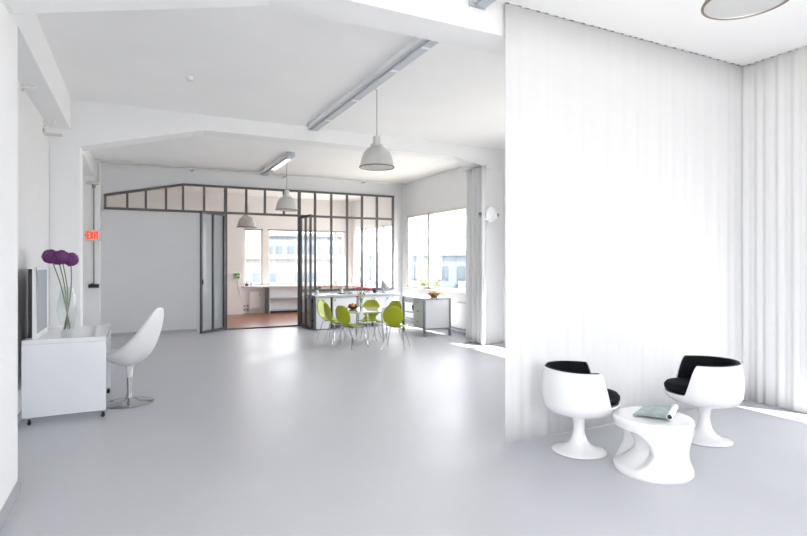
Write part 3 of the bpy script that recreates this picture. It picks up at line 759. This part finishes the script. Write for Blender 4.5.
# ------------------------------------------------------------------ kitchen row
KY = 10.95; KD = .62; KZ = .69
def cab(label, x0, x1, zb, doors, handles=True, side=M['frontwhite']):
    t = thing('kitchen_cabinet', label, 'cabinet', (x0, KY, 0))
    w = x1-x0
    MB().box(0.001, w-.001, .018, KD, zb, KZ).build('body', side, t)
    for k in range(doors):
        a = w*k/doors; b_ = w*(k+1)/doors
        d = MB().box(a+.006, b_-.006, 0, .017, zb+.006, KZ-.012).build('door', M['frontwhite'], t, bevel=.002)
        MB().box(a+.04, a+.055, -.014, -.0005, KZ-.085, KZ-.045).build('handle', M['dconduit'], d)
    if zb > .03:
        for xx in (.04, w-.04):
            for yy in (.10, KD-.06): MB().tube([(xx, yy, 0.001), (xx, yy, zb)], .014, 8).build('leg', M['black'], t)
    return t
cab('white kitchen unit at the left end of the counter reaching the floor', 3.385, 3.715, .012, 1, side=M['greysteel'])
cab('white kitchen unit behind the fruit bowl, with a dark slot on its left', 3.765, 4.315, .09, 1)
cab('narrow white kitchen unit behind the flower vase', 4.365, 4.68, .09, 1)
cab('white kitchen unit at the right end of the counter', 4.685, 5.35, .09, 2)
tag(MB().box(3.722, 3.758, KY+.03, KY+KD, .01, KZ-.01).build('dark_gap_strip', M['black']), 'black upright strip painted as the dark gap between the first two kitchen units', 'panel')  # darkness of the open gap painted as a solid black strip
tag(MB().box(4.322, 4.358, KY-.004, KY+KD, .005, KZ-.002).build('steel_upright', M['greysteel']), 'blue grey steel upright between the kitchen units behind the flower vase', 'post')
tag(MB().box(3.36, 5.37, KY-.025, KY+KD+.02, KZ+.001, KZ+.05).build('worktop', M['brushed'], bevel=.004), 'long steel worktop over the white kitchen units', 'worktop')
tag(MB().box(3.385, 5.35, KY+KD-.04, KY+KD+.02, .002, KZ-.05).build('plinth_panel', M['black']) , 'dark rear panel below the kitchen worktop', 'panel') if False else None
ZW = KZ+.051
# black cable loop on the side of the counter
cl = thing('cable_loop', 'black cable loop hanging at the left end of the kitchen counter', 'cable', (3.345, KY+.42, .50))
MB().tube([(0, .13*math.cos(a*PI/12), .20*math.sin(a*PI/12)) for a in range(24)], .008, 6, True).build('loop', M['black'], cl, smooth=True)
MB().box(-.012, .036, -.03, .03, .17, .22).build('hook', M['black'], cl)
ap = thing('side_rack', 'dark grey steel rack at the left end of the kitchen counter', 'rack', (3.365, KY+.06, 0))
MB().box(-.004, .016, 0, .05, .002, .67).build('post', M['greysteel'], ap); MB().box(-.004, .016, .22, .27, .002, .67).build('post', M['black'], ap)
MB().box(-.004, .016, .05, .22, .58, .64).build('rail', M['black'], ap); MB().box(-.004, .016, .05, .22, .16, .20).build('rail', M['black'], ap)

# worktop items
st = thing('white_pot', 'small white footed pot on a dark tray on the steel worktop', 'pot', (4.09, 11.32, ZW))
MB().lathe([(0, 0), (.09, 0), (.10, .010), (.09, .014), (0, .014)], 28).build('tray', M['black'], st, smooth=True)
MB().lathe([(0, .015), (.048, .015), (.040, .04), (.038, .10), (.052, .135), (.060, .15), (.052, .15), (.034, .11), (0, .10)], 28).build('pot_body', M['white'], st, smooth=True)
cup = thing('black_cup', 'small black cup on the steel worktop left of the lamp', 'cup', (4.90, 11.32, ZW))
MB().lathe([(0, 0), (.03, 0), (.042, .05), (.044, .075), (.038, .075), (.03, .012), (0, .01)], 24).build('cup_body', M['black'], cup, smooth=True)
MB().tube([(.040, 0, .06), (.07, 0, .055), (.068, 0, .025), (.036, 0, .02)], .006, 8).build('handle', M['black'], cup)
bt = thing('soap_bottle', 'small dark capped bottle at the left end of the steel worktop', 'bottle', (3.52, 11.30, ZW))
MB().lathe([(0, 0), (.034, 0), (.036, .06), (.024, .085), (.013, .095), (0, .095)], 20).build('bottle_body', M['white'], bt, smooth=True)
MB().lathe([(0, .0955), (.016, .0955), (.016, .13), (0, .132)], 16).build('cap', M['black'], bt, smooth=True)
dl_ = thing('desk_lamp', 'white cone shaded lamp with dark arm at the right end of the worktop', 'lamp', (5.10, 11.30, ZW))
MB().lathe([(0, 0), (.085, 0), (.085, .016), (.03, .03), (0, .03)], 28).build('base', M['greysteel'], dl_, smooth=True)
MB().tube([(0, 0, .03), (-.02, 0, .14), (.0, 0, .255)], .014, 10).build('arm', M['greysteel'], dl_, smooth=True)
mm = Matrix.Translation((.0, -.02, .27)) @ Matrix.Rotation(R(-38), 4, 'Y')
MB().lathe([(0, .03), (.028, .03), (.032, -.02), (.105, -.21), (.100, -.21), (.026, -.02), (0, -.01)], 28, mat=mm).build('shade', M['white'], dl_, smooth=True, ang=50)
tr = tag(MB().box(4.30, 4.72, 11.15, 11.45, ZW, ZW+.012).box(4.30, 4.315, 11.15, 11.45, ZW+.012, ZW+.035).box(4.705, 4.72, 11.15, 11.45, ZW+.012, ZW+.035).box(4.315, 4.705, 11.435, 11.45, ZW+.012, ZW+.035).build('serving_tray', M['white'], bevel=.003), 'flat white tray on the steel worktop behind the flowers', 'tray')

# ------------------------------------------------------------------ steel desk with drawers
sdk = thing('drawer_desk', 'grey steel framed desk with drawers below the big window', 'desk', (0, 0, 0))
ax0, ax1, ay0, ay1, zt = 4.95, 5.52, 9.02, 9.92, .745
mb = MB()
for (x, y) in ((ax0, ay0), (ax1, ay0), (ax0, ay1), (ax1, ay1)): MB().box(x-.02, x+.02, y-.02, y+.02, .001, zt-.03).build('leg', M['greysteel'], sdk, bevel=.003)
MB().box(ax0-.02, ax1+.02, ay0-.02, ay1+.02, zt-.03, zt).build('desk_top', M['brushed'], sdk, bevel=.003)
MB().box(ax0+.02, ax1-.02, ay0-.012, ay0+.006, .16, zt-.032).build('end_panel', M['frontwhite'], sdk)
MB().box(ax0+.02, ax1-.02, ay0-.018, ay0+.012, .135, .158).build('rail', M['greysteel'], sdk)
dzs = ((.565, .705), (.365, .557), (.155, .357))
MB().box(ax0+.012, ax1-.02, ay0+.03, ay0+.44, .15, zt-.034).build('drawer_body', M['frontwhite'], sdk)
for a, b_ in dzs:
    d = MB().box(ax0-.008, ax0+.011, ay0+.035, ay0+.435, a, b_).build('drawer', M['palegreen'], sdk, bevel=.003)
    MB().lathe([(0, 0), (.013, 0), (.017, .012), (.014, .02), (0, .021)], 16, mat=Matrix.Translation((ax0-.009, ay0+.235, (a+b_)/2+.02)) @ Matrix.Rotation(-PI/2, 4, 'Y')).build('knob', M['dconduit'], d, smooth=True)
MB().box(ax0, ax1-.02, ay0+.45, ay1-.02, .42, .436).build('shelf', M['greysteel'], sdk)
MB().box(ax0, ax1-.02, ay0+.45, ay1-.02, .14, .156).build('shelf', M['greysteel'], sdk)
MB().box(ax1-.03, ax1-.015, ay0+.45, ay1-.02, .157, zt-.034).build('back_panel', M['frontwhite'], sdk)
MB().box(ax0-.005, ax0+.012, ay0+.45, ay1-.02, .62, .705).build('drawer', M['frontwhite'], sdk, bevel=.003)
sx = tag(MB().lathe([(0, 0), (.09, 0), (.11, .05), (.115, .13), (.10, .14), (.09, .06), (0, .02)], 24).build('black_pot', M['black'], smooth=True, loc=(5.12, 9.62, .437)), 'black pot on the shelf of the drawer desk', 'pot')
bw = tag(MB().lathe([(0, 0), (.055, 0), (.06, .006), (.098, .045), (.128, .088), (.132, .095), (.124, .095), (.092, .052), (.05, .016), (0, .012)], 44).build('wooden_bowl', M['bowlwood'], smooth=True, loc=(5.25, 9.16, .746)), 'honey coloured wooden bowl on the drawer desk', 'bowl')
for (n, l, m_, dx, dy, dz, r) in (('lime', 'green lime on top in the wooden bowl', 'gfruit', .0, .0, .088, .032), ('plum', 'small red fruit at the left of the wooden bowl', 'red', -.065, .03, .082, .030), ('lemon', 'yellow fruit at the right of the wooden bowl', 'yellow', .062, -.02, .080, .033)):
    fruit(n, l, m_, 5.25+dx, 9.16+dy, .746+dz, r, grp='fruit in the wooden bowl')

# ------------------------------------------------------------------ radiators
def radiator(label, loc, rz, L, z0, z1):
    t = thing('radiator', label, 'radiator', loc, rz)
    MB().box(-L/2, L/2, -.05, -.03, z0, z1).build('front_panel', M['satinwhite'], t, bevel=.006)
    mb = MB().box(-L/2+.01, L/2-.01, -.028, .02, z0+.02, z1-.02)
    n = int(L/.05)
    mb.build('convector', M['satinwhite'], t)
    MB().box(-L/2, L/2, -.028, .025, z1-.018, z1).build('top_grille', M['tube'], t)
    MB().tube([(-L/2+.06, 0, z0), (-L/2+.06, 0, .09), (-L/2-.08, 0, .09)], .012, 8).build('supply_pipe', M['tube'], t, smooth=True)
    MB().tube([(L/2-.05, -.055, z1-.12), (L/2-.05, -.055, z1-.05)], .016, 10).build('valve', M['tube'], t)
    return t
radiator('white panel radiator below the big window beside the drawer desk', (5.845, 8.78, 0), R(-90), 1.0, .12, .63)
radiator('white panel radiator under the worktop of the back room', (2.95, 15.24, 0), 0, .34, .14, .62)
tag(MB().tube([(5.80, 8.2, .05), (5.80, 11.55, .05)], .016, 8).tube([(5.84, 8.2, .10), (5.84, 11.55, .10)], .014, 8).build('heating_pipe', M['greysteel']), 'pair of grey heating pipes low along the window wall', 'pipe')

# ------------------------------------------------------------------ back room furniture
wb = thing('wall_worktop', 'pale worktop along the back windows beyond the doorway', 'worktop', (0, 0, 0))
MB().box(2.58, 5.80, 14.98, 15.29, .745, .785).build('worktop_slab', M['satinwhite'], wb, bevel=.003)
for x in (3.20,): MB().box(x-.022, x+.022, 15.0, 15.04, .013, .744).build('leg', M['steel'], wb)
sh = thing('shelf_unit', 'low grey shelf unit under the back room worktop', 'shelf', (3.28, 14.99, .013))
for x in (0, 1.5): MB().box(x, x+.025, .0, .28, .0, .72).build('side_panel', M['louvre'], sh)
for z in (.06, .40): MB().box(.026, 1.499, 0, .28, z, z+.025).build('shelf_board', M['louvre'], sh)
MB().box(.026, 1.499, .265, .28, .086, .72).build('back_panel', M['frontwhite'], sh)
MB().box(.026, 1.499, .03, .28, 0, .059).build('plinth', M['black'], sh)
for i, z in enumerate((.20, .10)):
    sk = thing('wall_socket', ('upper grey wall socket pair under the back room worktop', 'lower dark wall socket pair under the back room worktop')[i], 'socket', (2.70, 15.299, z+.02), 0)
    MB().box(-.08, .08, -.016, -.001, -.04, .04).build('plate', M['tube'] if i == 0 else M['louvre'], sk)
    for dx in (-.04, .04): MB().lathe([(0, 0), (.026, 0), (.026, .004), (0, .004)], 16, mat=Matrix.Translation((dx, -.0165, 0)) @ Matrix.Rotation(PI/2, 4, 'X')).build('outlet', M['dconduit'], sk)
eb = thing('emergency_sign', 'green emergency sign box on the back room wall left of the windows', 'sign', (2.42, YB-.22, 1.07))
MB().box(-.085, .085, -.05, -.001, -.085, .085).build('case', M['white'], eb, bevel=.006)
MB().box(-.065, .065, -.054, -.0505, -.065, .07).build('face', M['green'], eb)
mb = MB(); mb.box(-.008, .014, -.058, -.0545, .028, .050); mb.box(-.035, .045, -.058, -.0545, -.020, .004); mb.box(-.04, -.015, -.058, -.0545, -.040, -.020); mb.box(.02, .045, -.058, -.0545, .004, .022)
mb.build('pictogram', M['yellowish'], eb)
tag(MB().tube([(2.43, YB-.235, .985), (2.45, YB-.235, .80), (2.50, YB-.235, .60), (2.58, YB-.235, .42), (2.60, YB-.235, .25)], .006, 6).build('power_cable', M['white'], smooth=True), 'thin white cable hanging below the green emergency sign', 'cable')
bt = thing('ink_bottle', 'small dark blue bottle on the left end of the back room worktop', 'bottle', (2.70, 15.12, .786))
MB().lathe([(0, 0), (.045, 0), (.045, .05), (.018, .075), (.016, .13), (0, .13)], 20).build('bottle_body', pbr('dark_blue_glass', (.03, .045, .10), .2, noise=.1), bt, smooth=True)
MB().lathe([(0, .1305), (.02, .1305), (.02, .15), (0, .15)], 16).build('cap', M['black'], bt)
bt = thing('white_jug', 'small white jug beside the dark blue bottle', 'jug', (2.83, 15.12, .786))
MB().lathe([(0, 0), (.035, 0), (.045, .03), (.035, .07), (.03, .09), (.024, .09), (.03, .05), (0, .01)], 20).build('jug_body', M['white'], bt, smooth=True)
MB().tube([(.034, 0, .075), (.07, 0, .06), (.044, 0, .03)], .006, 8).build('handle', M['white'], bt)
sp = thing('spiral_ornament', 'hanging grey spiral ornament behind the glass partition', 'ornament', (4.98, 12.35, 0))
MB().tube([(0, 0, 1.42), (0, 0, 3.299)], .0025, 6).build('thread', M['dconduit'], sp)
mb = MB()
for k in range(12):
    mm = Matrix.Translation((0, 0, .90+.043*k)) @ Matrix.Rotation(.5*k, 4, 'Z') @ Matrix.Rotation(R(28), 4, 'Y')
    mb.lathe([(0, -.007), (.05, -.003), (.052, .003), (0, .008)], 16, mat=mm)
mb.tube([(0, 0, .88), (0, 0, 1.42)], .006, 8)
mb.build('spiral_blades', M['alu'], sp)

# ------------------------------------------------------------------ outside
struct('ground_outside', MB().box(-150, 220, -150, 250, -11, -10.5), M['ground'], 'street level ground outside far below the windows', 'ground')
def building(label, c, rz, w, d, z1, mat, rows, cols, wz=1.5, ww=1.5, fh=3.0, balc=False, pz=None):
    t = thing('apartment_building', label, 'building', (c[0], c[1], -10.5), rz)
    h = z1+10.5
    MB().box(-w/2, w/2, 0, d, 0, h).build('walls', M[mat], t)
    MB().box(-w/2-.2, w/2+.2, -.2, d+.2, h+.001, h+.30).build('roof_edge', M['bldwhite'], t)
    for r in range(rows):
        for q in range(cols):
            cx = -w/2+(q+.5)*w/cols; z0 = h-.9-wz-r*fh
            wn_ = MB().box(cx-ww/2, cx+ww/2, -.06, -.002, z0, z0+wz).build('window', M['bldwin'], t)
            MB().box(cx-.04, cx+.04, -.09, -.061, z0, z0+wz).build('sash', M['bldwhite'], wn_)
        if balc:
            for q in range(0, cols, 2):
                cx = -w/2+(q+1)*w/cols
                MB().box(cx-w/cols*.8, cx+w/cols*.3, -1.2, -.062 if False else -.10, h-.9-wz-r*fh-1.0, h-.9-wz-r*fh-.1).build('balcony', M['bldblue'] if r % 2 else M['bldwhite'], t)
    return t
building('pale blue apartment building with balconies seen through the big window', (24.0, 38.6), R(-32), 17, 6, 2.0, 'bldblue', 3, 8, fh=1.9, wz=1.15, ww=1.35, balc=True)
building('pinkish rooftop building behind the pale blue apartments', (34.0, 54.0), R(-32), 16, 9, 2.55, 'bldpink', 1, 6, fh=2.6)
building('pale bluish block seen through the doorway windows', (14.5, 50.0), R(-12), 8, 8, 3.9, 'bldblue', 2, 4, fh=3.0)
building('low white building with a long parapet behind the back windows', (9.0, 36.0), R(-10), 11, 8, 1.65, 'bldwhite', 2, 4, fh=3.2)
building('white building seen through the side window of the back room', (21.0, 60.0), R(-22), 6, 8, 2.9, 'bldwhite', 2, 4, fh=3.0)
def treeob(label, x, y, zt, r, seed):
    t = thing('street_tree', label, 'tree', (x, y, -10.5), 0, 'trees outside')
    rnd = random.Random(seed); H = zt+10.5
    MB().tube([(0, 0, 0), (.1, 0, H*.4), (0, .1, H-r)], [.3, .24, .12], 10).build('trunk', M['bark'], t, smooth=True)
    mb = MB()
    for k in range(34):
        d = Vector((rnd.gauss(0, 1), rnd.gauss(0, 1), rnd.gauss(0, 1))).normalized()*r*rnd.uniform(.3, .8)
        c = Vector((0, 0, H-r))+Vector((d.x, d.y, d.z*.9)); rr = r*rnd.uniform(.16, .30)
        n0 = len(mb.bm.verts); mb.ball(c, rr, 2)
    for v in mb.bm.verts:
        v.co += Vector((rnd.uniform(-1, 1), rnd.uniform(-1, 1), rnd.uniform(-1, 1)))*.07*r
    mb.build('crown', M['tree'], t)
treeob('green tree at the right of the big window view', 18.2, 26.2, 1.0, 1.7, 1)
treeob('green tree in the middle of the big window view', 16.2, 29.0, .85, 1.6, 2)
treeob('green tree at the left of the big window view', 15.6, 33.0, .70, 1.5, 3)
treeob('green tree seen through the glass doors at the back', 8.3, 30.5, .6, 1.2, 4)

# ------------------------------------------------------------------ light
w = bpy.data.worlds.new('overcast_sky'); sc.world = w; w.use_nodes = True
nt = w.node_tree; nt.nodes.clear()
bg = nt.nodes.new('ShaderNodeBackground'); wo = nt.nodes.new('ShaderNodeOutputWorld')
bg.inputs[0].default_value = (0.965, 0.967, 1.0, 1); bg.inputs[1].default_value = 1.0
nt.links.new(bg.outputs[0], wo.inputs[0])

def portal(loc, rot, sx, sy):
    l = bpy.data.lights.new('window_portal', 'AREA'); l.shape = 'RECTANGLE'; l.size = sx; l.size_y = sy
    l.cycles.is_portal = True
    o = bpy.data.objects.new('window_portal', l); COL.objects.link(o); o.location = loc; o.rotation_euler = rot
for (a, b_, z0, z1) in openR: portal((XW+.02, (a+b_)/2, (z0+z1)/2), (0, PI/2, 0), z1-z0, b_-a)
for (a, b_, z0, z1) in openB: portal(((a+b_)/2, YB+.32, (z0+z1)/2), (-PI/2, 0, 0), b_-a, z1-z0)
portal((1.03, YN-.32, 1.9), (PI/2, 0, 0), 3.1, 2.8)
portal((XL-.32, -.9, 1.725), (0, -PI/2, 0), 2.45, 4.2)

sl = bpy.data.lights.new('sun', 'SUN'); sl.energy = 3.7; sl.angle = R(.6); sl.color = (1, .965, .90)
so = bpy.data.objects.new('sun', sl); COL.objects.link(so); so.location = (12, -6, 14)
az = R(30); el = R(52)
d = Vector((-math.sin(az)*math.cos(el), math.cos(az)*math.cos(el), -math.sin(el)))
so.rotation_euler = d.to_track_quat('-Z', 'Y').to_euler()

# ------------------------------------------------------------------ camera
cam = bpy.data.cameras.new('camera'); co = bpy.data.objects.new('camera', cam); COL.objects.link(co)
co.location = (0, 0, 1.45); co.rotation_euler = (PI/2, 0, -math.atan(265.5/532))
cam.sensor_width = 36; cam.lens = 36*532/807; cam.shift_y = -6/807; cam.clip_start = .05; cam.clip_end = 500
sc.camera = co

cy = sc.cycles
cy.max_bounces = 14; cy.diffuse_bounces = 9; cy.glossy_bounces = 5; cy.transmission_bounces = 8; cy.transparent_max_bounces = 24
cy.caustics_reflective = False; cy.caustics_refractive = False; cy.sample_clamp_indirect = 8; cy.use_denoising = True
try: cy.denoiser = 'OPENIMAGEDENOISE'
except Exception: pass
sc.view_settings.view_transform = 'Standard'; sc.view_settings.look = 'None'; sc.view_settings.gamma = 1
sc.view_settings.use_curve_mapping = False
sc.view_settings.exposure = 2.98
